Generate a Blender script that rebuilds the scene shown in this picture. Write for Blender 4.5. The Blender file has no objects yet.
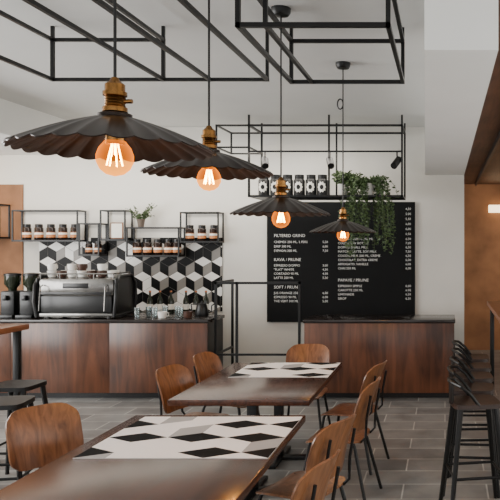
import bpy, bmesh, math, random
from mathutils import Vector, Matrix
random.seed(7)
S=bpy.context.scene
COL=S.collection
H=1.8
# ---------------------------------------------------------------- materials
def lin(c):
    return tuple(((x/255)/12.92 if x/255<=0.04045 else ((x/255+0.055)/1.055)**2.4) for x in c)+(1,)
def base(name):
    m=bpy.data.materials.new(name); m.use_nodes=True
    nt=m.node_tree; b=nt.nodes['Principled BSDF']
    return m,nt,b
def mat(name,c,rough=.5,metal=0,var=.12,scale=8,bump=0,stretch=(1,1,1),emit=None,es=0,spec=None):
    m,nt,b=base(name)
    tc=nt.nodes.new('ShaderNodeTexCoord'); mp=nt.nodes.new('ShaderNodeMapping'); mp.inputs['Scale'].default_value=stretch
    nz=nt.nodes.new('ShaderNodeTexNoise'); nz.inputs['Scale'].default_value=scale; nz.inputs['Detail'].default_value=5
    rp=nt.nodes.new('ShaderNodeValToRGB')
    L=lin(c)
    rp.color_ramp.elements[0].position=.3; rp.color_ramp.elements[1].position=.7
    rp.color_ramp.elements[0].color=tuple(x*(1-var) for x in L[:3])+(1,)
    rp.color_ramp.elements[1].color=tuple(min(1,x*(1+var)) for x in L[:3])+(1,)
    nt.links.new(tc.outputs['Object'],mp.inputs[0]); nt.links.new(mp.outputs[0],nz.inputs['Vector'])
    nt.links.new(nz.outputs['Fac'],rp.inputs[0]); nt.links.new(rp.outputs[0],b.inputs['Base Color'])
    b.inputs['Roughness'].default_value=rough; b.inputs['Metallic'].default_value=metal
    if spec is not None: b.inputs['Specular IOR Level'].default_value=spec
    if bump:
        bp=nt.nodes.new('ShaderNodeBump'); bp.inputs['Strength'].default_value=bump; bp.inputs['Distance'].default_value=.01
        nt.links.new(nz.outputs['Fac'],bp.inputs['Height']); nt.links.new(bp.outputs[0],b.inputs['Normal'])
    if emit:
        b.inputs['Emission Color'].default_value=lin(emit); b.inputs['Emission Strength'].default_value=es
    return m
def wood(name,c1,c2,rough=.4,axis='Y',scale=3,g=9):
    m,nt,b=base(name)
    tc=nt.nodes.new('ShaderNodeTexCoord'); mp=nt.nodes.new('ShaderNodeMapping')
    st={'X':(.6,g,g),'Y':(g,.6,g),'Z':(g,g,.6)}[axis]; mp.inputs['Scale'].default_value=st
    nz=nt.nodes.new('ShaderNodeTexNoise'); nz.inputs['Scale'].default_value=scale; nz.inputs['Detail'].default_value=8; nz.inputs['Distortion'].default_value=1.2
    n2=nt.nodes.new('ShaderNodeTexNoise'); n2.inputs['Scale'].default_value=2.2
    rp=nt.nodes.new('ShaderNodeValToRGB'); rp.color_ramp.elements[0].position=.3; rp.color_ramp.elements[1].position=.72
    rp.color_ramp.elements[0].color=lin(c1); rp.color_ramp.elements[1].color=lin(c2)
    ad=nt.nodes.new('ShaderNodeMath'); ad.operation='MULTIPLY_ADD'; ad.inputs[1].default_value=.55; 
    sb=nt.nodes.new('ShaderNodeMath'); sb.operation='SUBTRACT'; sb.inputs[1].default_value=.27
    nt.links.new(tc.outputs['Object'],mp.inputs[0]); nt.links.new(mp.outputs[0],nz.inputs['Vector'])
    nt.links.new(tc.outputs['Object'],n2.inputs['Vector'])
    nt.links.new(n2.outputs['Fac'],ad.inputs[0]); nt.links.new(nz.outputs['Fac'],ad.inputs[2]); nt.links.new(ad.outputs[0],sb.inputs[0])
    nt.links.new(sb.outputs[0],rp.inputs[0]); nt.links.new(rp.outputs[0],b.inputs['Base Color'])
    b.inputs['Roughness'].default_value=rough
    return m
def floormat():
    m,nt,b=base('slate_floor_tiles')
    tc=nt.nodes.new('ShaderNodeTexCoord'); br=nt.nodes.new('ShaderNodeTexBrick')
    br.inputs['Scale'].default_value=1; br.inputs['Brick Width'].default_value=.62; br.inputs['Row Height'].default_value=.31
    br.inputs['Mortar Size'].default_value=.006; br.inputs['Color1'].default_value=lin((142,141,138)); br.inputs['Color2'].default_value=lin((112,111,109)); br.inputs['Mortar'].default_value=lin((190,188,182))
    nz=nt.nodes.new('ShaderNodeTexNoise'); nz.inputs['Scale'].default_value=4; nz.inputs['Detail'].default_value=8
    mx=nt.nodes.new('ShaderNodeMix'); mx.data_type='RGBA'; mx.blend_type='OVERLAY'; mx.inputs[0].default_value=.6
    nt.links.new(tc.outputs['Object'],br.inputs['Vector']); nt.links.new(tc.outputs['Object'],nz.inputs['Vector'])
    nt.links.new(br.outputs['Color'],mx.inputs[6]); nt.links.new(nz.outputs['Fac'],mx.inputs[7]); nt.links.new(mx.outputs[2],b.inputs['Base Color'])
    bp=nt.nodes.new('ShaderNodeBump'); bp.inputs['Strength'].default_value=.3; bp.inputs['Distance'].default_value=.004; bp.invert=True
    nt.links.new(br.outputs['Fac'],bp.inputs['Height']); nt.links.new(bp.outputs[0],b.inputs['Normal'])
    b.inputs['Roughness'].default_value=.34
    return m
def glassmat(name,tint=(235,240,240),fac=.82,rough=.05,emit=None,es=0):
    m=bpy.data.materials.new(name); m.use_nodes=True; nt=m.node_tree; nt.nodes.clear()
    o=nt.nodes.new('ShaderNodeOutputMaterial'); t=nt.nodes.new('ShaderNodeBsdfTransparent'); t.inputs[0].default_value=lin(tint)
    if emit:
        g=nt.nodes.new('ShaderNodeEmission'); g.inputs[0].default_value=lin(emit); g.inputs[1].default_value=es
    else:
        g=nt.nodes.new('ShaderNodeBsdfGlossy'); g.inputs['Roughness'].default_value=rough; g.inputs[0].default_value=(.9,.9,.9,1)
    lw=nt.nodes.new('ShaderNodeLayerWeight'); lw.inputs[0].default_value=.35
    ma=nt.nodes.new('ShaderNodeMath'); ma.operation='MULTIPLY_ADD'; ma.inputs[1].default_value=.5 if not emit else .25; ma.inputs[2].default_value=1-fac; ma.use_clamp=True
    mx=nt.nodes.new('ShaderNodeMixShader')
    nt.links.new(lw.outputs['Facing'],ma.inputs[0]); nt.links.new(ma.outputs[0],mx.inputs[0])
    nt.links.new(t.outputs[0],mx.inputs[1]); nt.links.new(g.outputs[0],mx.inputs[2]); nt.links.new(mx.outputs[0],o.inputs[0])
    return m
m_wall=mat('painted_wall',(228,225,217),.85,var=.03,scale=2)
m_ceil=mat('painted_ceiling',(222,222,219),.9,var=.03,scale=1.2)
m_beam=mat('white_beam',(244,244,241),.85,var=.02,scale=2)
m_terra=mat('tan_plaster_wall',(148,104,72),.75,var=.3,scale=2.5,bump=.3)
m_floor=floormat()
m_steel=mat('black_steel',(9,9,9),.4,.2,var=.1)
m_bronze=mat('dark_bronze',(44,34,29),.3,.65,var=.35,scale=14)
m_brass=mat('aged_brass',(140,100,56),.26,1,var=.4,scale=26)
m_black=mat('black_plastic',(12,12,13),.35,var=.1)
m_table=wood('walnut_tabletop',(50,29,21),(92,56,41),.2,'Y')
m_bar=wood('brown_bar_panel',(58,33,22),(108,66,44),.3,'Z',1.8,5)
m_top=mat('dark_worktop',(34,27,24),.2,var=.15)
m_chair=wood('chair_plywood',(94,58,34),(152,102,66),.28,'Z',2.4)
m_chrome=mat('brushed_stainless',(124,122,119),.24,1,var=.15,scale=12)
m_white=mat('white_print',(255,255,255),.7,var=0)
m_grey=mat('grey_print',(172,174,176),.7,var=.03)
m_blk=mat('black_print',(6,6,8),.7,var=.05,spec=.1)
m_tw=mat('white_tile',(250,248,243),.4,var=.02)
m_tg=mat('grey_tile',(140,135,128),.4,var=.06)
m_tb=mat('black_tile',(5,5,6),.45,var=.05,spec=.2)
m_board=mat('chalkboard',(18,19,20),.75,var=.1,scale=3,spec=.2)
m_chalk=mat('white_lettering',(235,235,230),.7,var=.02)
m_leaf=mat('green_leaves',(70,90,50),.55,var=.35,scale=30)
m_pot=mat('grey_stone_pot',(104,92,82),.7,var=.1)
m_potw=mat('white_pot',(225,222,215),.4,var=.03)
m_jar=mat('coffee_beans_in_jar',(36,20,13),.2,var=.4,scale=60)
m_amber=mat('amber_label',(196,128,78),.5,var=.2,scale=40)
m_lab=mat('paper_label',(244,240,230),.6,var=.03,scale=50)
m_cop=mat('copper_cap',(184,112,70),.3,.8,var=.1)
m_cup=mat('white_porcelain',(240,238,232),.2,var=.02)
m_glass=glassmat('clear_glass')
m_bulb=glassmat('warm_bulb_glass',(255,214,140),.93,emit=(255,138,30),es=5)
m_fil=mat('glowing_filament',(255,200,120),.5,emit=(255,186,84),es=45)
m_lampglow=mat('lit_lamp_shade',(240,230,210),.5,emit=(255,226,180),es=3)
m_bottle=mat('dark_bottle_glass',(34,40,28),.12,var=.1)
m_mortar=mat('grout',(120,116,110),.8)
# ---------------------------------------------------------------- mesh helpers
def box(bm,c,s,bev=0,rot=None,mi=0):
    r=bmesh.ops.create_cube(bm,size=1); vs=r['verts']
    bmesh.ops.scale(bm,vec=s,verts=vs)
    if rot: bmesh.ops.rotate(bm,cent=(0,0,0),matrix=rot,verts=vs)
    bmesh.ops.translate(bm,vec=c,verts=vs)
    fs=set(f for v in vs for f in v.link_faces)
    for f in fs: f.material_index=mi
    if bev:
        es=list(set(e for v in vs for e in v.link_edges))
        bmesh.ops.bevel(bm,geom=es,offset=bev,segments=2,profile=.5,affect='EDGES')
def bx(bm,a,b,bev=0,mi=0):
    box(bm,[(a[i]+b[i])/2 for i in range(3)],[abs(b[i]-a[i]) for i in range(3)],bev,None,mi)
def tube(bm,pts,r,n=8,mi=0,rs=None,closed=False):
    pts=[Vector(p) for p in pts]; rings=[]; N=len(pts); ref=None
    for i,p in enumerate(pts):
        if closed: t=(pts[(i+1)%N]-pts[i-1])
        else: t=(pts[min(i+1,N-1)]-pts[max(i-1,0)])
        t.normalize()
        if ref is None: ref=Vector((0,0,1)) if abs(t.z)<.9 else Vector((1,0,0))
        u=(ref-t*ref.dot(t))
        if u.length<1e-4: u=t.orthogonal()
        u.normalize(); w=t.cross(u); ref=u
        rr=rs[i] if rs else r
        rings.append([bm.verts.new(p+u*rr*math.cos(a)+w*rr*math.sin(a)) for a in [2*math.pi*k/n+math.pi/4 for k in range(n)]])
    for i in range(N if closed else N-1):
        A=rings[i];B=rings[(i+1)%N]
        for k in range(n):
            f=bm.faces.new((A[k],A[(k+1)%n],B[(k+1)%n],B[k])); f.material_index=mi
    if not closed:
        f=bm.faces.new(rings[0][::-1]); f.material_index=mi
        f=bm.faces.new(rings[-1]); f.material_index=mi
def cyl(bm,p1,p2,r1,r2=None,n=16,mi=0):
    tube(bm,[p1,p2],r1,n,mi,rs=[r1,r1 if r2 is None else r2])
def lathe(bm,prof,n=24,c=(0,0,0),mi=0,capb=True,capt=True):
    R=[]
    for r,z in prof:
        R.append([bm.verts.new((c[0]+r*math.cos(2*math.pi*k/n),c[1]+r*math.sin(2*math.pi*k/n),c[2]+z)) for k in range(n)])
    for i in range(len(R)-1):
        for k in range(n):
            f=bm.faces.new((R[i][k],R[i][(k+1)%n],R[i+1][(k+1)%n],R[i+1][k])); f.material_index=mi
    if capb: bm.faces.new(R[0][::-1]).material_index=mi
    if capt: bm.faces.new(R[-1]).material_index=mi
def panel(bm,fn,nu=14,nv=14,t=.012,p=.4):
    V=[]
    for j in range(nv+1):
        row=[]
        for i in range(nu+1):
            u=-1+2*i/nu; v=-1+2*j/nv
            uu=u*math.sqrt(1-p*v**6/2); vv=v*math.sqrt(1-p*u**6/2)
            row.append(bm.verts.new(fn(uu,vv)))
        V.append(row)
    fs=[bm.faces.new((V[j][i],V[j][i+1],V[j+1][i+1],V[j+1][i])) for j in range(nv) for i in range(nu)]
    bmesh.ops.recalc_face_normals(bm,faces=fs)
    bmesh.ops.solidify(bm,geom=fs,thickness=t)
def M(name,fn,mats,smooth=True,recalc=True):
    bm=bmesh.new(); fn(bm)
    if recalc: bmesh.ops.recalc_face_normals(bm,faces=bm.faces[:])
    if smooth:
        for e in bm.edges:
            if len(e.link_faces)==2 and e.calc_face_angle(0)>.7: e.smooth=False
        for f in bm.faces: f.smooth=True
    me=bpy.data.meshes.new(name); bm.to_mesh(me); bm.free()
    for m in (mats if isinstance(mats,(list,tuple)) else [mats]): me.materials.append(m)
    return me
def O(name,me,parent=None,loc=(0,0,0),rot=(0,0,0),label=None,cat=None,group=None,kind=None):
    o=bpy.data.objects.new(name,me); COL.objects.link(o); o.location=loc; o.rotation_euler=rot
    if parent: o.parent=parent
    if label: o['label']=label
    if cat: o['category']=cat
    if group: o['group']=group
    if kind: o['kind']=kind
    return o
def inst(name,label,cat,parts,loc,rz=0,group=None,scale=1):
    r=O(name,None,None,loc,(0,0,rz),label,cat,group); r.empty_display_size=.1; r.scale=(scale,)*3
    build(parts,r); return r
def build(parts,r):
    for p in parts:
        o=O(p[0],p[1],r,p[2] if len(p)>2 and p[2] else (0,0,0),label=(p[4] if len(p)>4 else None))
        if len(p)>3 and p[3]: build(p[3],o)
def struct(name,fn,mats,label):
    return O(name,M(name,fn,mats,False),label=label,cat='structure',kind='structure')
# ---------------------------------------------------------------- room shell
BY=9.5; CZ=3.4
struct('floor',lambda b:bx(b,(-7.5,-1.5,-.1),(3.2,12.2,0)),m_floor,'grey slate-look rectangular floor tiles')
struct('ceiling',lambda b:bx(b,(-7.5,-1.5,CZ),(3.2,12.2,CZ+.1)),m_ceil,'pale grey painted flat ceiling')
struct('wall_back',lambda b:bx(b,(-7.5,BY,0),(.26,BY+.2,CZ)),m_wall,'off-white painted back wall')
struct('wall_left',lambda b:bx(b,(-7.7,-1.5,0),(-7.5,BY+.2,CZ)),m_wall,'off-white painted side wall')
struct('wall_right',lambda b:bx(b,(3.0,-1.5,0),(3.2,12.2,CZ)),m_wall,'off-white painted side wall')
struct('wall_alcove',lambda b:bx(b,(-.3,12,0),(3.0,12.2,CZ)),m_terra,'warm tan plastered wall in the alcove')
struct('trim_1',lambda b:bx(b,(-7.5,-1.5,3.02),(-4.85,BY,CZ)),m_beam,'white painted lowered ceiling bulkhead')
def beamr(b):
    pts=[(-.10,3.41),(.26,3.41),(.26,9.5),(-.27,9.5)]
    lo=[b.verts.new((x,y,2.75)) for x,y in pts]; hi=[b.verts.new((x,y,CZ)) for x,y in pts]
    b.faces.new(lo[::-1]); b.faces.new(hi)
    for i in range(4): b.faces.new((lo[i],lo[(i+1)%4],hi[(i+1)%4],hi[i]))
struct('trim_2',beamr,m_beam,'white boxed-in ceiling beam')
m_bwood=wood('brown_wood_ceiling',(64,42,30),(98,66,47),.5,'Y')
struct('trim_3',lambda b:bx(b,(.26,3.41,2.84),(3.0,12.0,CZ)),m_bwood,'lowered dark brown wooden ceiling over the side area')
struct('trim_4',lambda b:bx(b,(-7.5,BY-.02,0),(-5.72,BY,2.62)),m_terra,'warm tan plaster panel on the back wall')
struct('baseboard_back',lambda b:bx(b,(-5.72,BY-.02,0),(.26,BY,.1)),m_steel,'dark baseboard along the back wall')
# ---------------------------------------------------------------- tumbling block pattern
def clip(poly,x0,x1,y0,y1):
    for ax,val,sg in ((0,x0,1),(0,x1,-1),(1,y0,1),(1,y1,-1)):
        out=[]
        for i in range(len(poly)):
            a=poly[i-1]; c=poly[i]
            da=(a[ax]-val)*sg; dc=(c[ax]-val)*sg
            if (da<0)!=(dc<0):
                t=da/(da-dc); out.append((a[0]+(c[0]-a[0])*t,a[1]+(c[1]-a[1])*t))
            if dc>=0: out.append(c)
        poly=out
        if len(poly)<3: return []
    return poly
def blocks(bm,x0,x1,y0,y1,s,to3,pick,rot=False,gap=.97):
    w=math.sqrt(3)*s
    A0,A1,B0,B1=(x0,x1,y0,y1) if not rot else (y0,y1,x0,x1)
    ny=int((B1-B0)/(1.5*s))+3; nx=int((A1-A0)/w)+3
    for j in range(-1,ny):
        for i in range(-1,nx):
            cx=A0+(i+.5*(j%2))*w; cy=B0+j*1.5*s
            v=[(cx+s*math.cos(math.radians(30+60*k)),cy+s*math.sin(math.radians(30+60*k))) for k in range(6)]
            for k in range(3):
                q=[(cx,cy),v[(2*k)%6],v[(2*k+1)%6],v[(2*k+2)%6]]
                mx=sum(a[0] for a in q)/4; my=sum(a[1] for a in q)/4
                q=[(mx+(a[0]-mx)*gap,my+(a[1]-my)*gap) for a in q]
                q=clip(q,A0,A1,B0,B1)
                if len(q)<3: continue
                if rot: q=[(b_,a_) for a_,b_ in q]
                try: f=bm.faces.new([bm.verts.new(to3(a,b_)) for a,b_ in q])
                except ValueError: continue
                f.material_index=pick(k,i,j)
def tilewall(b):
    x0,x1,z0,z1=-5.5,-3.02,.9,1.9
    bx(b,(x0,BY-.012,z0),(x1,BY,z1),mi=3)
    def pk(k,i,j):
        r=random.random()
        if r<.76: return [0,1,2][k]
        return random.choice([0,1,1])
    blocks(b,x0,x1,z0,z1,.135,lambda a,c:(a,BY-.014,c),pk)
def PX(px,d): return (px-445)*d/700
def PZ(py,d): return H-(py-245)*d/700
tb=O('tile_backsplash',M('tile_backsplash',tilewall,[m_tw,m_tb,m_tg,m_mortar],False,False),label='geometric rhombus tile backsplash in black, white and grey',cat='wall tiles',kind='structure')
# ---------------------------------------------------------------- ceiling frames
def bar(b,p,q,t=.022):
    p=Vector(p);q=Vector(q); lo=[min(p[i],q[i])-t/2 for i in range(3)]; hi=[max(p[i],q[i])+t/2 for i in range(3)]
    bx(b,lo,hi)
def cage(b,x0,x1,y0,y1,z0,z1,t=.022):
    for z in (z0,z1):
        bar(b,(x0,y0,z),(x1,y0,z),t);bar(b,(x0,y1,z),(x1,y1,z),t);bar(b,(x0,y0,z),(x0,y1,z),t);bar(b,(x1,y0,z),(x1,y1,z),t)
    for x in (x0,x1):
        for y in (y0,y1): bar(b,(x,y,z0),(x,y,z1),t)
def frA(b):
    cage(b,-2.87,-2.06,2.2,5.12,3.01,3.3,.024)
    bar(b,(-2.06,5.12,3.01),(-1.3,5.12,3.01),.024); bar(b,(-1.72,2.6,3.01),(-1.72,5.12,3.01),.024); bar(b,(-2.06,2.6,3.01),(-1.3,2.6,3.01),.024)
    bar(b,(-1.3,2.6,3.01),(-1.3,5.12,3.01),.024)
    for x,y in ((-2.87,2.2),(-2.87,5.12),(-2.06,2.2),(-2.06,5.12)): bar(b,(x,y,3.3),(x,y,CZ-.011))
    for x,y in ((-1.3,2.6),(-1.3,5.12)): bar(b,(x,y,3.01),(x,y,CZ-.011))
O('ceiling_frame',M('ceiling_frame',frA,m_steel,False),label='black square-bar steel frame hung from the ceiling',cat='metal frame')
def frB(b):
    cage(b,-1.13,-.31,3.82,5.15,3.0,3.3,.026)
    bar(b,(-.98,3.82,3.0),(-.98,5.15,3.0),.024)
    bar(b,(-.98,3.82,3.0),(-.98,3.82,3.3),.024)
    for x in (-1.13,-.31):
        for y in (3.82,5.15): bar(b,(x,y,3.3),(x,y,CZ-.012))
O('ceiling_frame',M('ceiling_frame',frB,m_steel,False),label='black steel cage frame between the pendant lamps',cat='metal frame')
CX0,CX1,CY0,CY1=PX(249,8.6),PX(402,8.6),8.6,9.2
CB=PZ(196,8.6)
def frC(b):
    cage(b,CX0,CX1,CY0,CY1,CB,3.27,.024)
    cage(b,CX0-.4,CX0,CY0,CY1,3.0,3.27,.02)
    xm=PX(329,8.6)
    for x in (xm,): 
        for y in (CY0,CY1): bar(b,(x,y,CB),(x,y,3.27),.022)
    bar(b,(CX0,CY0,2.95),(CX1,CY0,2.95),.02)
    bx(b,(CX0,CY0,CB-.008),(CX1,CY1,CB+.012))
    for x in (CX0,CX1,xm):
        for y in (CY0,CY1): bar(b,(x,y,3.27),(x,y,CZ-.012))
O('hanging_shelf_frame',M('hanging_shelf_frame',frC,m_steel,False),label='black steel hanging shelf above the counter carrying jars and plants',cat='hanging shelf')
SH=CB+.012
# ---------------------------------------------------------------- pendant lamps
def shade_mesh(R,Hh):
    def f(b):
        NF=26; n=NF*8; rows=10; V=[]
        for i in range(rows+1):
            t=i/rows; row=[]
            for k in range(n):
                th=2*math.pi*k/n; s=abs(math.sin(NF*th/2))
                rr=R*(.15+.85*t)*(1+.02*(s-.5)*t*t)
                z=Hh*(1-.7*t-.3*t*t)-.03*R*(s-.6)*t**1.3
                row.append(b.verts.new((rr*math.cos(th),rr*math.sin(th),z)))
            V.append(row)
        fs=[]
        for i in range(rows):
            for k in range(n): fs.append(b.faces.new((V[i][k],V[i+1][k],V[i+1][(k+1)%n],V[i][(k+1)%n])))
        bmesh.ops.recalc_face_normals(b,faces=fs)
        bmesh.ops.solidify(b,geom=fs,thickness=.004)
        lathe(b,[(R*.17,Hh-.008),(R*.17,Hh+.008),(R*.12,Hh+.014),(.03,Hh+.014)],32)
    return M('lamp_shade',f,m_bronze)
LAMPS=[(2.36,115,149,.64,'large'),(3.30,209,173,.59,'fluted'),(4.73,281,214,.66,'fluted'),(6.15,343,232,.58,'fluted')]
for d,px,py,D,_ in LAMPS:
    x=PX(px,d); z=PZ(py,d); R=D/2; Hh=R*.34; k=R/.34
    def sock(b):
        lathe(b,[(.034*k,Hh+.012),(.042*k,Hh+.016),(.042*k,Hh+.03),(.036*k,Hh+.034)]+[((.036 if q%2 else .033)*k,Hh+.034+(.036*k)*q/8) for q in range(9)]+[(.041*k,Hh+.074*k),(.041*k,Hh+.088*k),(.034*k,Hh+.09*k),(.034*k,Hh+.115*k),(.018*k,Hh+.128*k),(.012*k,Hh+.14*k)],24)
        cyl(b,(.03*k,0,Hh+.055*k),(.062*k,0,Hh+.055*k),.008*k,n=10)
    def lowsock(b): lathe(b,[(.03*k,Hh-.1*k),(.034*k,Hh-.095*k),(.034*k,Hh+.005)],20)
    def bulb(b):
        pr=[(.004,-.062),(.03,-.055),(.05,-.038),(.062,-.012),(.063,.012),(.054,.038),(.037,.06),(.024,.078),(.019,.1)]
        lathe(b,[(r*k,zz*k+(-.035*k)) for r,zz in pr],24)
    def fil(b):
        for q in range(7):
            a=2*math.pi*q/7
            tube(b,[(.008*k*math.cos(a),.008*k*math.sin(a),.03*k),(.028*k*math.cos(a),.028*k*math.sin(a),-.06*k)],.0022*k,6)
        tube(b,[(0,0,.05*k),(0,0,-.02*k)],.003*k,6)
    ztop=CZ-z
    def cord(b): cyl(b,(0,0,Hh+.135*k),(0,0,ztop-.02),.0055,n=8)
    def canopy(b): lathe(b,[(.012,ztop-.055),(.05,ztop-.05),(.064,ztop-.03),(.066,ztop-.001)],28)
    parts=[('lamp_shade',shade_mesh(R,Hh)),('lamp_socket',M('lamp_socket',sock,m_brass),None,None,'ribbed brass lamp socket'),
           ('bulb_holder',M('bulb_holder',lowsock,m_brass)),
           ('light_bulb',M('light_bulb',bulb,m_bulb),None,[('filament',M('filament',fil,m_fil))],'glowing warm filament bulb'),
           ('cord',M('cord',cord,m_black)),('canopy',M('canopy',canopy,m_steel))]
    if px in (343,115):
        zz=(PZ(104,d)-z) if px==343 else (CZ-z-.4)
        def coil(b):
            for q in range(2):
                c=[(.0+.025*math.cos(t*.5236)-.025,0.012*q,zz+.045*math.sin(t*.5236)) for t in range(12)]
                tube(b,c,.005,6,closed=True)
        parts.append(('cord_coil',M('cord_coil',coil,m_black)))
    r=inst('pendant_lamp','fluted dark bronze pendant lamp with brass socket and glowing bulb','lamp',parts,(x,d,z),0,'pendant lamps over the tables')
    ld=bpy.data.lights.new('bulb_light','POINT'); ld.energy=13; ld.color=(1,.62,.3); ld.shadow_soft_size=.03
    lo=bpy.data.objects.new('bulb_light',ld); COL.objects.link(lo); lo.parent=r; lo.location=(0,0,-.035*k)
# ---------------------------------------------------------------- tables
def table(name,label,x0,x1,y0,y1,peds):
    cx,cy=(x0+x1)/2,(y0+y1)/2; w=x1-x0; l=y1-y0
    parts=[('tabletop',M('tabletop',lambda b:box(b,(0,0,.73),(w,l,.04),.004),m_table))]
    for py in peds:
        parts.append(('pedestal_column',M('pedestal_column',lambda b:(box(b,(0,0,.36),(.07,.07,.66),.004),box(b,(0,0,.7),(.5,.08,.02),.003),box(b,(0,0,.7),(.08,.5,.02),.003)),m_steel),(0,py-cy,0)))
        parts.append(('pedestal_base',M('pedestal_base',lambda b:(box(b,(0,0,.015),(.56,.08,.03),.004),box(b,(0,0,.0155),(.08,.56,.03),.004)),m_steel),(0,py-cy,0)))
    return inst(name,label,'table',parts,(cx,cy,0))
table('dining_table','dark walnut dining table with black pedestal legs and patterned mats',-1.91,-.86,2.2,4.32,(2.75,3.8))
table('dining_table','dark walnut dining table with patterned mat in the middle row',-1.88,-.92,4.74,6.26,(5.1,5.9))
def runner(x0,x1,y0,y1,s):
    def f(b):
        bx(b,(x0,y0,.7505),(x1,y1,.7525),mi=0)
        def pk(k,i,j):
            if k==0: return 2 if (i+2*j)%4 in (0,2,3) else 0
            if k==1: return 0
            return 1 if (i+j)%3==0 else 0
        blocks(b,x0,x1,y0,y1,s,lambda a,c:(a,c,.7532),pk,rot=False,gap=1)
    return M('table_mat',f,[m_white,m_grey,m_blk],False,False)
O('table_mat',runner(-1.83,-.87,3.44,4.27,.185),label='white paper table mat with black and grey rhombus print',cat='table mat',group='patterned table mats')
O('table_mat',runner(-1.72,-.93,5.55,6.23,.185),label='white paper table mat with black and grey rhombus print',cat='table mat',group='patterned table mats')
# ---------------------------------------------------------------- chairs
seat_m=M('seat',lambda b:panel(b,lambda u,v:Vector((.2*u,.2*v,.455-.012*(1-v*v)-.02*max(0,u-.5)**2*4)),14,14,.012),m_chair)
back_m=M('backrest',lambda b:panel(b,lambda u,v:Vector((-.225-.05*v-.015*v*v+.05*u*u,.205*u,.68+.17*v)),16,14,.011,.6),m_chair)
def leg(x,y,xb,yb):
    return M('leg',lambda b:(tube(b,[(x*.6,y*.9,.437),(x*.92,y*.97,.436),(x,y,.41),(xb,yb,.0)],.0115,8)),m_steel)
legs_m=[leg(.16,.16,.225,.215),leg(.16,-.16,.225,-.215),leg(-.16,.16,-.26,.215),leg(-.16,-.16,-.26,-.215)]
sup_m=[M('back_support',lambda b,s=s:tube(b,[(-.05,s*.13,.434),(-.2,s*.13,.436),(-.232,s*.13,.47),(-.238,s*.13,.6),(-.268,s*.13,.76)],.009,8),m_steel) for s in (1,-1)]
def chair(x,y,rz,label):
    parts=[('seat',seat_m),('backrest',back_m)]+[('leg',m) for m in legs_m]+[('back_support',m) for m in sup_m]
    return inst('dining_chair',label,'chair',parts,(x,y,0),math.radians(rz),'plywood dining chairs')
L1='bent plywood dining chair with thin black metal legs beside the table'
chair(-2.18,3.98,-36,'bent plywood dining chair turned outward beside the near table')
chair(-1.91,5.42,-14,L1); chair(-1.87,6.1,-10,L1)
chair(-.79,3.22,166,L1); chair(-.81,3.95,158,L1); chair(-.76,5.0,172,L1); chair(-.78,5.75,166,L1)
chair(-1.3,6.44,-90,'bent plywood dining chair at the head of the table')
# ---------------------------------------------------------------- bar stools
def sseat(mm): return M('seat',lambda b:panel(b,lambda u,v:Vector((.16*u,.16*v,.75-.01*(1-u*u)*(1-v*v))),10,10,.03),mm)
st_seat=sseat(m_steel); st_wood=sseat(wood('stool_seat_wood',(34,22,17),(62,40,28),.35,'X'))
st_legs=[M('leg',lambda b,sx=sx,sy=sy:tube(b,[(sx*.12,sy*.12,.725),(sx*.2,sy*.2,0)],.014,8,rs=[.02,.015]),m_steel) for sx in(1,-1) for sy in(1,-1)]
st_ring=M('footrest',lambda b:tube(b,[(.165,.165,.27),(.165,-.165,.27),(-.165,-.165,.27),(-.165,.165,.27)],.010,8,closed=True),m_steel)
st_back=M('backrest',lambda b:(tube(b,[(.0,.15,.74),(-.06,.155,.82),(-.12,.14,.87),(-.165,.07,.885),(-.175,0,.885),(-.165,-.07,.885),(-.12,-.14,.87),(-.06,-.155,.82),(.0,-.15,.74)],.012,8),panel(b,lambda u,v:Vector((-.172+.012*u*u,.07*u,.81+.075*v)),6,8,.004)),m_steel)
def stool(x,y,rz,w=False,back=True):
    inst('bar_stool','black metal bar stool with '+('dark wooden seat and low curved back' if w else 'square seat and splayed legs'),'stool',[('seat',st_wood if w else st_seat)]+([('backrest',st_back)] if back else [])+[('footrest',st_ring)]+[('leg',m) for m in st_legs],(x,y,0),math.radians(rz),'bar stools')
for x,y,r in ((.2,4.75,10),(.2,5.2,-5),(.22,5.65,4),(.24,6.12,0),(.25,6.6,0)): stool(x,y,r,True)
for x,y,r in ((-2.98,4.72,10),(-3.24,5.3,0),(-3.55,5.0,0)): stool(x,y,r,False,False)
def hightable(label,x0,x1,y0,y1):
    cx,cy=(x0+x1)/2,(y0+y1)/2; w=x1-x0;l=y1-y0
    parts=[('tabletop',M('tabletop',lambda b:box(b,(0,0,1.08),(w,l,.05),.005),wood('oak_bar_top',(110,64,38),(146,90,56),.3,'Y')))]
    for sx in(1,-1):
        for sy in(1,-1): parts.append(('leg',M('leg',lambda b:box(b,(0,0,.527),(.05,.05,1.054),.003),m_steel),(sx*(w/2-.06),sy*(l/2-.08),0)))
    inst('high_table',label,'table',parts,(cx,cy,0))
hightable('tall wooden bar table with black steel legs beside the stools',.52,1.2,4.7,8.7)
hightable('tall wooden bar table with black steel legs near the counter',-5.2,-3.68,5.72,6.2)
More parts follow.
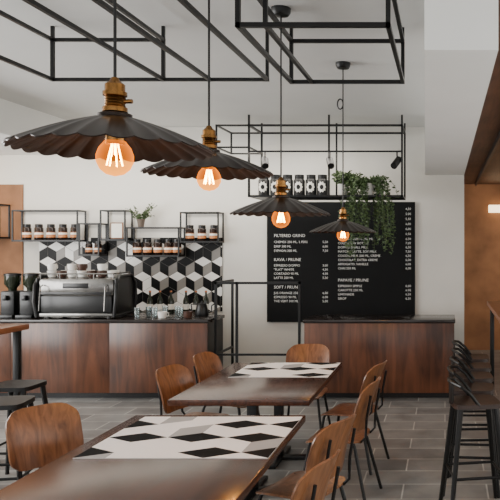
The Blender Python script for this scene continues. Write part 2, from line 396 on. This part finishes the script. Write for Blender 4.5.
# ---------------------------------------------------------------- counters
BD=8.13
def counter(label,x0,x1,y0,y1,n):
    w=x1-x0;l=y1-y0;cx,cy=(x0+x1)/2,(y0+y1)/2
    parts=[('body',M('body',lambda b:box(b,(0,.02,.49),(w-.04,l-.06,.8)),m_steel)),
           ('toe_kick',M('toe_kick',lambda b:box(b,(0,.05,.045),(w-.1,l-.14,.09)),m_black)),
           ('countertop',M('countertop',lambda b:box(b,(0,0,.91),(w,l,.04),.004),m_top))]
    pw=(w-.02)/n
    for i in range(n):
        parts.append(('front_panel',M('front_panel',lambda b:box(b,(0,0,.485),(pw-.003,.02,.81),.001),m_bar),(-w/2+.01+pw*(i+.5),-l/2+.02,0)))
    inst('bar_counter',label,'counter',parts,(cx,cy,0))
counter('long brown wooden bar counter carrying the coffee machine',-6.2,PX(208,BD),BD,8.75,3)
counter('brown wooden service counter below the menu board',PX(303,BD),.12,BD,8.75,1)
inst('back_counter','dark back counter under the tiled wall','counter',[('body',M('body',lambda b:box(b,(0,0,.43),(3.2,.4,.86)),m_black)),('countertop',M('countertop',lambda b:box(b,(0,0,.88),(3.24,.42,.03),.003),m_top))],(-4.7,9.24,0))
# gate frame
def gate(b):
    x0,x1=PX(209,8.15)+.03,PX(301,8.15)-.05; xm=PX(233,8.15); y=8.3
    zt=PZ(283,8.3)
    for x in (x0,xm,x1): bar(b,(x,y,.015),(x,y,zt),.028)
    bar(b,(x0,y,zt),(x1,y,zt),.028); bar(b,(x0,y,.5),(x1,y,.5),.024)
    bar(b,(x0,y,zt),(x0,8.95,zt),.028); bar(b,(x0,8.95,.015),(x0,8.95,zt),.028); bar(b,(x0,y,.5),(x0,8.95,.5),.024)
O('gate_frame',M('gate_frame',gate,m_steel,False),label='black steel open gate frame between the two counters',cat='metal frame')
# ---------------------------------------------------------------- espresso machine
EX=PX(83,8.4)
def em_body(b):
    box(b,(0,0,.37),(.9,.5,.22),.05); box(b,(0,.03,.16),(.86,.42,.24),.02)
em_side=[M('side_panel',lambda b,s=s:(tube(b,[(s*.46,-.26,.04),(s*.48,-.27,.2),(s*.48,-.25,.4),(s*.47,-.16,.5),(s*.47,.16,.5),(s*.48,.25,.4),(s*.48,.26,.2),(s*.46,.26,.04)],.022,10,closed=True),box(b,(s*.465,0,.27),(.02,.48,.42),.005)),m_black) for s in (1,-1)]
def em_rail(b):
    tube(b,[(-.43,-.22,.53),(.43,-.22,.53),(.43,.22,.53),(-.43,.22,.53)],.008,8,closed=True)
    for x in(-.43,-.2,0,.2,.43):
        for y in(-.22,.22): cyl(b,(x,y,.47),(x,y,.53),.006,n=8)
em=[('body',M('body',em_body,m_chrome)),('side_panel',em_side[0]),('side_panel',em_side[1]),('cup_rail',M('cup_rail',em_rail,m_chrome)),
    ('rear_panel',M('rear_panel',lambda b:box(b,(0,-.2,.17),(.84,.08,.2),.01),m_black)),
    ('trim_strip',M('trim_strip',lambda b:box(b,(0,-.252,.3),(.84,.012,.03),.003),m_black)),
    ('name_plate',M('name_plate',lambda b:box(b,(0,-.252,.39),(.3,.012,.06),.004),m_black)),
    ('drip_tray',M('drip_tray',lambda b:box(b,(0,.0,.045),(.86,.5,.04),.006),m_chrome))]
for sx in(1,-1):
    for sy in(1,-1): em.append(('foot',M('foot',lambda b:cyl(b,(0,0,0),(0,0,.03),.025,n=14),m_black),(sx*.36,sy*.18,0)))
    em.append(('steam_wand',M('steam_wand',lambda b:tube(b,[(0,-.26,.4),(0,-.31,.38),(0,-.33,.2),(0,-.34,.1)],.008,8),m_chrome),(sx*.38,0,0)))
inst('espresso_machine','stainless steel espresso machine with cups stacked on top','coffee machine',em,(EX,8.48,.93))
def cupm(mm): return (M('cup',lambda b:lathe(b,[(.028,0),(.042,.004),(.052,.04),(.055,.08),(.05,.08),(.046,.04),(.02,.008)],18),mm),
                      M('handle',lambda b:tube(b,[(.05,0,.065),(.072,0,.06),(.072,0,.03),(.046,0,.02)],.006,6),mm))
m_bcup=mat('brown_stoneware',(70,44,32),.4,var=.2)
cup_m,cup_h=cupm(m_cup); bcup,bcup_h=cupm(m_bcup)
def cup(x,y,z,brown,rz,where,g):
    inst('coffee_cup',('brown stoneware' if brown else 'white porcelain')+' coffee cup '+where,'cup',[('cup_body',bcup if brown else cup_m),('handle',bcup_h if brown else cup_h)],(x,y,z),rz,g)
for i in range(7): cup(EX-.37+i*.12,8.4,.93+.481,i in (1,4,5),1.57,'on the espresso machine','cups on the coffee machine')
for i in range(5): cup(EX-.3+i*.15,8.57,.93+.481,False,1.57,'on the espresso machine','cups on the coffee machine')
for i in (0,2,3,5): cup(EX-.37+i*.12,8.4,.93+.562,i==3,1.2,'stacked on other cups','cups on the coffee machine')
def grinder(x,y):
    inst('coffee_grinder','black coffee grinder with bean hopper on the counter','coffee grinder',[
      ('body',M('body',lambda b:(box(b,(0,0,.17),(.17,.22,.3),.02),box(b,(0,-.02,.02),(.2,.3,.04),.01)),m_black)),
      ('spout',M('spout',lambda b:box(b,(0,-.13,.24),(.05,.07,.06),.01),m_black)),
      ('hopper',M('hopper',lambda b:lathe(b,[(.045,.32),(.05,.35),(.09,.4),(.09,.5)],24),m_bottle)),
      ('hopper_lid',M('hopper_lid',lambda b:lathe(b,[(.094,.5),(.094,.525),(.03,.535)],24),m_black))],(x,y,.93),0,'coffee grinders')
grinder(PX(10,8.4),8.45); grinder(PX(29,8.4),8.45)
# bar clutter
gl=M('drinking_glass',lambda b:lathe(b,[(.026,0),(.028,.004),(.036,.12),(.0345,.12),(.027,.01),(.01,.008)],18),m_glass)
for i in range(6):
    O('drinking_glass',gl,None,(PX(140,8.45)+[0,.09,.2,.27,.41,.5][i],8.36+[0,.13,.03,.18,.2,.05][i],.93),label='clear straight drinking glass standing on the bar',cat='glass',group='glasses on the bar')
for dx,dy,br_ in ((.33,.0,0),(.62,.04,1),(.13,.33,0)): cup(PX(140,8.45)+dx,8.3+dy,.93,br_,.6,'standing on the bar','cups on the bar')
bt=M('bottle_body',lambda b:lathe(b,[(.034,0),(.037,.01),(.037,.17),(.03,.2),(.013,.24),(.013,.3)],18),m_bottle)
bc=M('bottle_cap',lambda b:lathe(b,[(.0145,.285),(.0145,.305)],14),m_cop)
bl=M('label',lambda b:lathe(b,[(.0376,.06),(.0376,.13)],18,capb=False,capt=False),m_lab)
for px in (150,160,171,186,196,206): inst('bottle','dark glass bottle on the back counter','bottle',[('bottle_body',bt),('cap',bc),('label',bl)],(PX(px,9.2),9.2,.895),0,'bottles on the back counter')
inst('kettle','dark gooseneck kettle on the bar','kettle',[('body',M('body',lambda b:lathe(b,[(.08,0),(.085,.01),(.06,.13),(.05,.15),(.012,.16),(.012,.18)],24),m_black)),
   ('spout',M('spout',lambda b:tube(b,[(.07,0,.03),(.12,0,.05),(.12,0,.12),(.16,0,.15)],.008,8),m_black)),('handle',M('handle',lambda b:tube(b,[(-.055,0,.14),(-.13,0,.14),(-.12,0,.04)],.009,8),m_black))],(PX(200,8.5)-.02,8.62,.93))
# ---------------------------------------------------------------- wall shelves + jars
def wshelf(px0,px1,py0,py1,label='black steel box-frame wall shelf',depth=.24):
    d=BY-.12
    x0,x1=PX(px0,d),PX(px1,d); z1,z0=PZ(py0,d),PZ(py1,d)
    def f(b): cage(b,x0,x1,BY-depth,BY-.03,z0,z1,.018)
    def s(b): bx(b,(x0,BY-depth,z0+.002),(x1,BY-.032,z0+.014))
    inst('wall_shelf',label,'shelf',[('shelf_frame',M('shelf_frame',f,m_steel,False)),('shelf_board',M('shelf_board',s,m_steel,False))],(0,0,0),0,'wall shelves')
    return z0+.014
za=wshelf(18,82,211,241); zb=wshelf(84,103,224,255); zc=wshelf(131,182,228,256); zd=wshelf(184,221,213,242); ze=wshelf(-14,5,205,238); zf=wshelf(105,129,211,240)
def jar_parts(h,r,emb=False):
    jb=M('jar_body',lambda b:lathe(b,[(r*.9,0),(r,.008),(r,h*.74),(r*.78,h*.82)],20),m_black if emb else m_jar)
    jl=M('lid',lambda b:lathe(b,[(r*.84,h*.82),(r*.84,h),(r*.6,h*1.01)],20),m_black)
    if emb:
        def e(b):
            zc_=h*.42; 
            def pt(u,z,k=1.03): 
                a=-math.pi/2+u; return (r*k*math.cos(a),r*k*math.sin(a),z)
            n=20
            o_=[(1.0 if i%2==0 else .78) for i in range(n)]
            cs=[b.verts.new(pt(.85*o_[i]*math.cos(2*math.pi*i/n),zc_+h*.27*o_[i]*math.sin(2*math.pi*i/n))) for i in range(n)]
            ci=[b.verts.new(pt(.34*math.cos(2*math.pi*i/n),zc_+h*.11*math.sin(2*math.pi*i/n),1.04)) for i in range(n)]
            for i in range(n): b.faces.new((cs[i],cs[(i+1)%n],ci[(i+1)%n],ci[i]))
        return [('jar_body',jb),('lid',jl),('emblem',M('emblem',e,m_lab,False))]
    la=M('label',lambda b:(lathe(b,[(r*1.015,h*.16),(r*1.015,h*.5)],20,capb=False,capt=False)),m_amber)
    lb=M('label_band',lambda b:(lathe(b,[(r*1.03,h*.34),(r*1.03,h*.46)],20,capb=False,capt=False)),m_lab)
    return [('jar_body',jb),('lid',jl),('label',la,None,[('label_band',lb)])]
JP=jar_parts(.21,.055); JP2=jar_parts(.27,.07,True)
def jars(pxs,z,y,parts,g,label):
    for p in pxs: inst('coffee_jar',label,'jar',parts,(PX(p,y),y,z),0,g)
jars((27,39,51,63,75),za,9.36,JP,'jars on wall shelf','dark coffee jar with amber label on the wall shelf')
jars((137,147.5,158,168.5,177),zc,9.36,JP,'jars on wall shelf','dark coffee jar with amber label on the wall shelf')
jars((190,202,214),zd,9.36,JP,'jars on wall shelf','dark coffee jar with amber label on the wall shelf')
jars((89,98),zb,9.36,jar_parts(.17,.045),'jars on wall shelf','small dark coffee jar with amber label on the wall shelf')
jars((264,275.8,287.6,299.4,311.2,322.5),SH,8.84,JP2,'jars on hanging shelf','black coffee canister with white emblem on the hanging shelf')
inst('picture_frame','small framed print leaning on the wall shelf','picture',[('frame',M('frame',lambda b:box(b,(0,0,.11),(.17,.012,.22),.002),m_chair)),('print',M('print',lambda b:box(b,(0,-.008,.11),(.14,.004,.19)),m_lab)),],(PX(117,9.34),9.34,zf))
# ---------------------------------------------------------------- plants
def foliage(nst,ln,droop,spread,leaf,seed,z0,up,dens=2):
    rnd=random.Random(seed)
    def f(b):
        for s in range(nst):
            a=rnd.uniform(0,2*math.pi); L=ln*rnd.uniform(.3,1); p=Vector((.03*math.cos(a),.03*math.sin(a),z0)); v=Vector((math.cos(a)*spread*rnd.uniform(.3,1),math.sin(a)*spread*.6*rnd.uniform(.3,1),up*rnd.uniform(.4,1)))
            n=int(L/.03); pts=[p.copy()]
            for i in range(n):
                v.z-=droop; v.x*=.93; v.y*=.93
                w=v.copy(); 
                if w.length>1: w.normalize()
                p=p+w*.032+Vector((rnd.uniform(-.008,.008),rnd.uniform(-.008,.008),0)); pts.append(p.copy())
                for q in range(dens):
                    dr=Vector((rnd.uniform(-1,1),rnd.uniform(-1,1),rnd.uniform(-.6,.6))).normalized(); sd=dr.cross(Vector((rnd.uniform(-1,1),rnd.uniform(-1,1),rnd.uniform(-1,1)))).normalized()
                    l=leaf*rnd.uniform(.6,1.2)
                    v1,v2,v3,v4=[b.verts.new(x) for x in (p,p+dr*l*.5+sd*l*.3,p+dr*l,p+dr*l*.5-sd*l*.3)]
                    b.faces.new((v1,v2,v3,v4))
            if len(pts)>1: tube(b,pts,.0025,4)
    return M('foliage',f,m_leaf,False,False)
pot=M('pot',lambda b:lathe(b,[(.05,0),(.07,.13),(.076,.13),(.076,.15),(.066,.15),(.06,.12)],20),m_potw)
pots=M('pot',lambda b:lathe(b,[(.035,0),(.05,.09),(.054,.09),(.054,.105),(.046,.105)],20),m_pot)
inst('trailing_plant','green trailing plant in a pot spilling over the hanging shelf','plant',[('pot',pot),('foliage',foliage(72,1.2,.095,1.0,.042,3,.14,.8),)],(PX(369,8.75),8.7,SH))
inst('trailing_plant','small leafy plant in a pot on the hanging shelf','plant',[('pot',pot),('foliage',foliage(40,.5,.085,.8,.045,5,.14,1.0))],(PX(343,8.75),8.8,SH))
inst('potted_plant','small wispy green plant in a grey pot on the wall shelf','plant',[('pot',pots),('foliage',foliage(30,.34,.06,.9,.03,9,.1,1.0))],(PX(141,9.34),9.34,PZ(228,9.38)+.012))
# ---------------------------------------------------------------- spotlights
for px in (265,330,397):
    inst('spotlight','black cylindrical spotlight fixed to the hanging frame','spotlight',[
       ('mount',M('mount',lambda b:cyl(b,(0,0,0),(0,0,-.1),.01,n=8),m_black)),
       ('lamp_head',M('lamp_head',lambda b:cyl(b,(0,-.09,-.18),(0,.05,-.08),.042,.042,16),m_black))],(PX(px,8.6),8.6,2.94),.3 if px<390 else -.4,'spotlights')
# ---------------------------------------------------------------- menu board
bx0,bx1=PX(267,9.46),PX(415,9.46); bz1,bz0=PZ(202,9.46),PZ(322,9.46)
BC=((bx0+bx1)/2,BY-.025,bz0)
mb=O('menu_board',None,None,BC,label='large black menu board with white lettering on the back wall',cat='menu board')
O('board',M('board',lambda b:bx(b,(bx0-BC[0],-.02,0),(bx1-BC[0],.02,bz1-bz0)),m_board,False),mb)
def text(body,px,py,size,align='LEFT'):
    cu=bpy.data.curves.new('txt','FONT'); cu.body=body; cu.size=size; cu.align_x=align; cu.extrude=.0005; cu.resolution_u=2
    t=bpy.data.objects.new('txt',cu); COL.objects.link(t)
    bpy.context.view_layer.update()
    me=bpy.data.meshes.new_from_object(t.evaluated_get(bpy.context.evaluated_depsgraph_get()))
    bpy.data.objects.remove(t); me.materials.clear(); me.materials.append(m_chalk)
    return O('lettering',me,mb,(PX(px,9.46)-BC[0],-.0215,PZ(py,9.46)-BC[2]),(math.pi/2,0,0))
def col(px0,px1,rows):
    for y,a,p in rows:
        if p is None: text(a,px0,y,.056)
        else: text(a,px0,y,.043); text(p,px1,y,.043,'RIGHT')
col(274,328,[(237,'FILTERED GRIND',None),(243,'CHEMEX 250 ML, 2 PERS','5,50'),(247.5,'DRIP 300 ML','6,00'),(251.8,'SYPHON 300 ML','7,50'),
  (261,'KAVA / PRUNE',None),(266.5,'ESPRESSO DOPPIO','3,00'),(270.6,'"FLAT" WHITE','4,50'),(274.7,'CORTADO 90 ML','4,50'),(278.8,'LATTE 250 ML','5,50'),
  (288.5,'SOFT / PRUNE',None),(294,'JUS ORANGE 250','6,00'),(298.1,'ESPRESSO 90 ML','6,00'),(302.2,'THE VERT 300 ML','5,00')])
col(338,411,[(240,'ESPRESSO TONIC 250 ML','6,50'),(244.2,'COLD BREW BOTTLE','7,00'),(248.4,'DOPPIO, SMALL MILK','6,50'),(252.6,'MATCHA LATTE, SOY MILK','7,50'),(256.8,'COCOA, MILK 200 ML, CREME','6,50'),(261,'CHOCOLAT, EXTRA CREME','6,00'),(265.2,'AFFOGATO, VANILLE','6,00'),(269.4,'CHAI 250 ML','6,00'),
  (281.5,'PAPAYE / PRUNE',None),(287,'ESPRESSO SIMPLE','6,00'),(291.2,'CAROTTE 250 ML','6,00'),(295.4,'LIMONADE','6,50'),(299.6,'SIROP','6,50')])
for yy,pr in ((210,'4,50'),(215,'5,00'),(220,'5,50'),(225,'6,00'),(230,'6,00'),(235,'6,50')): text(pr,411,yy,.043,'RIGHT')
# alcove wall lamp & ceiling rail
inst('wall_lamp','small white lit wall lamp on the tan wall','lamp',[('lamp_shade',M('lamp_shade',lambda b:box(b,(0,-.05,0),(.3,.07,.13),.01),m_lampglow)),('wall_plate',M('wall_plate',lambda b:box(b,(0,0,0),(.12,.03,.1),.004),m_steel))],(PX(497,12),11.985,PZ(209,12)))
O('track_rail',M('track_rail',lambda b:bx(b,(.5,4.5,2.79),(.53,11.7,2.84)),m_steel,False),label='black ceiling lighting track',cat='lighting track')
# ---------------------------------------------------------------- lights
def area(loc,rot,sx,sy,e,c=(1,1,1)):
    l=bpy.data.lights.new('area_light','AREA'); l.shape='RECTANGLE'; l.size=sx; l.size_y=sy; l.energy=e; l.color=c
    o=bpy.data.objects.new('area_light',l); COL.objects.link(o); o.location=loc; o.rotation_euler=rot; return o
area((-2,-1.3,1.5),(math.radians(98),0,0),8,2.4,90,(1,1,1))
area((-7.2,4.5,1.7),(math.radians(94),0,math.radians(-90)),5.5,2.0,370,(1,1,1))
area((2.7,3.5,1.6),(math.radians(100),0,math.radians(90)),7,2.0,100,(1,.98,.94))
area((1.7,10.2,1.6),(math.radians(105),0,0),1.8,1.2,24,(1,.85,.66))
area((-6.7,8.4,2.8),(math.radians(30),0,math.radians(20)),.8,.8,16,(1,.72,.45))
area((-3.6,8.7,2.98),(math.radians(20),0,0),5,.5,55,(1,.93,.83))
w=bpy.data.worlds.new('World'); S.world=w; w.use_nodes=True
w.node_tree.nodes['Background'].inputs[0].default_value=(.98,.99,1,1); w.node_tree.nodes['Background'].inputs[1].default_value=.45
# ---------------------------------------------------------------- camera
cd=bpy.data.cameras.new('camera'); cam=bpy.data.objects.new('camera',cd); COL.objects.link(cam)
cam.location=(0,0,H); cam.rotation_euler=(math.radians(90),0,0)
cd.sensor_width=36; cd.lens=50.4; cd.shift_x=-.39; cd.shift_y=-.01; cd.clip_start=.05
S.camera=cam
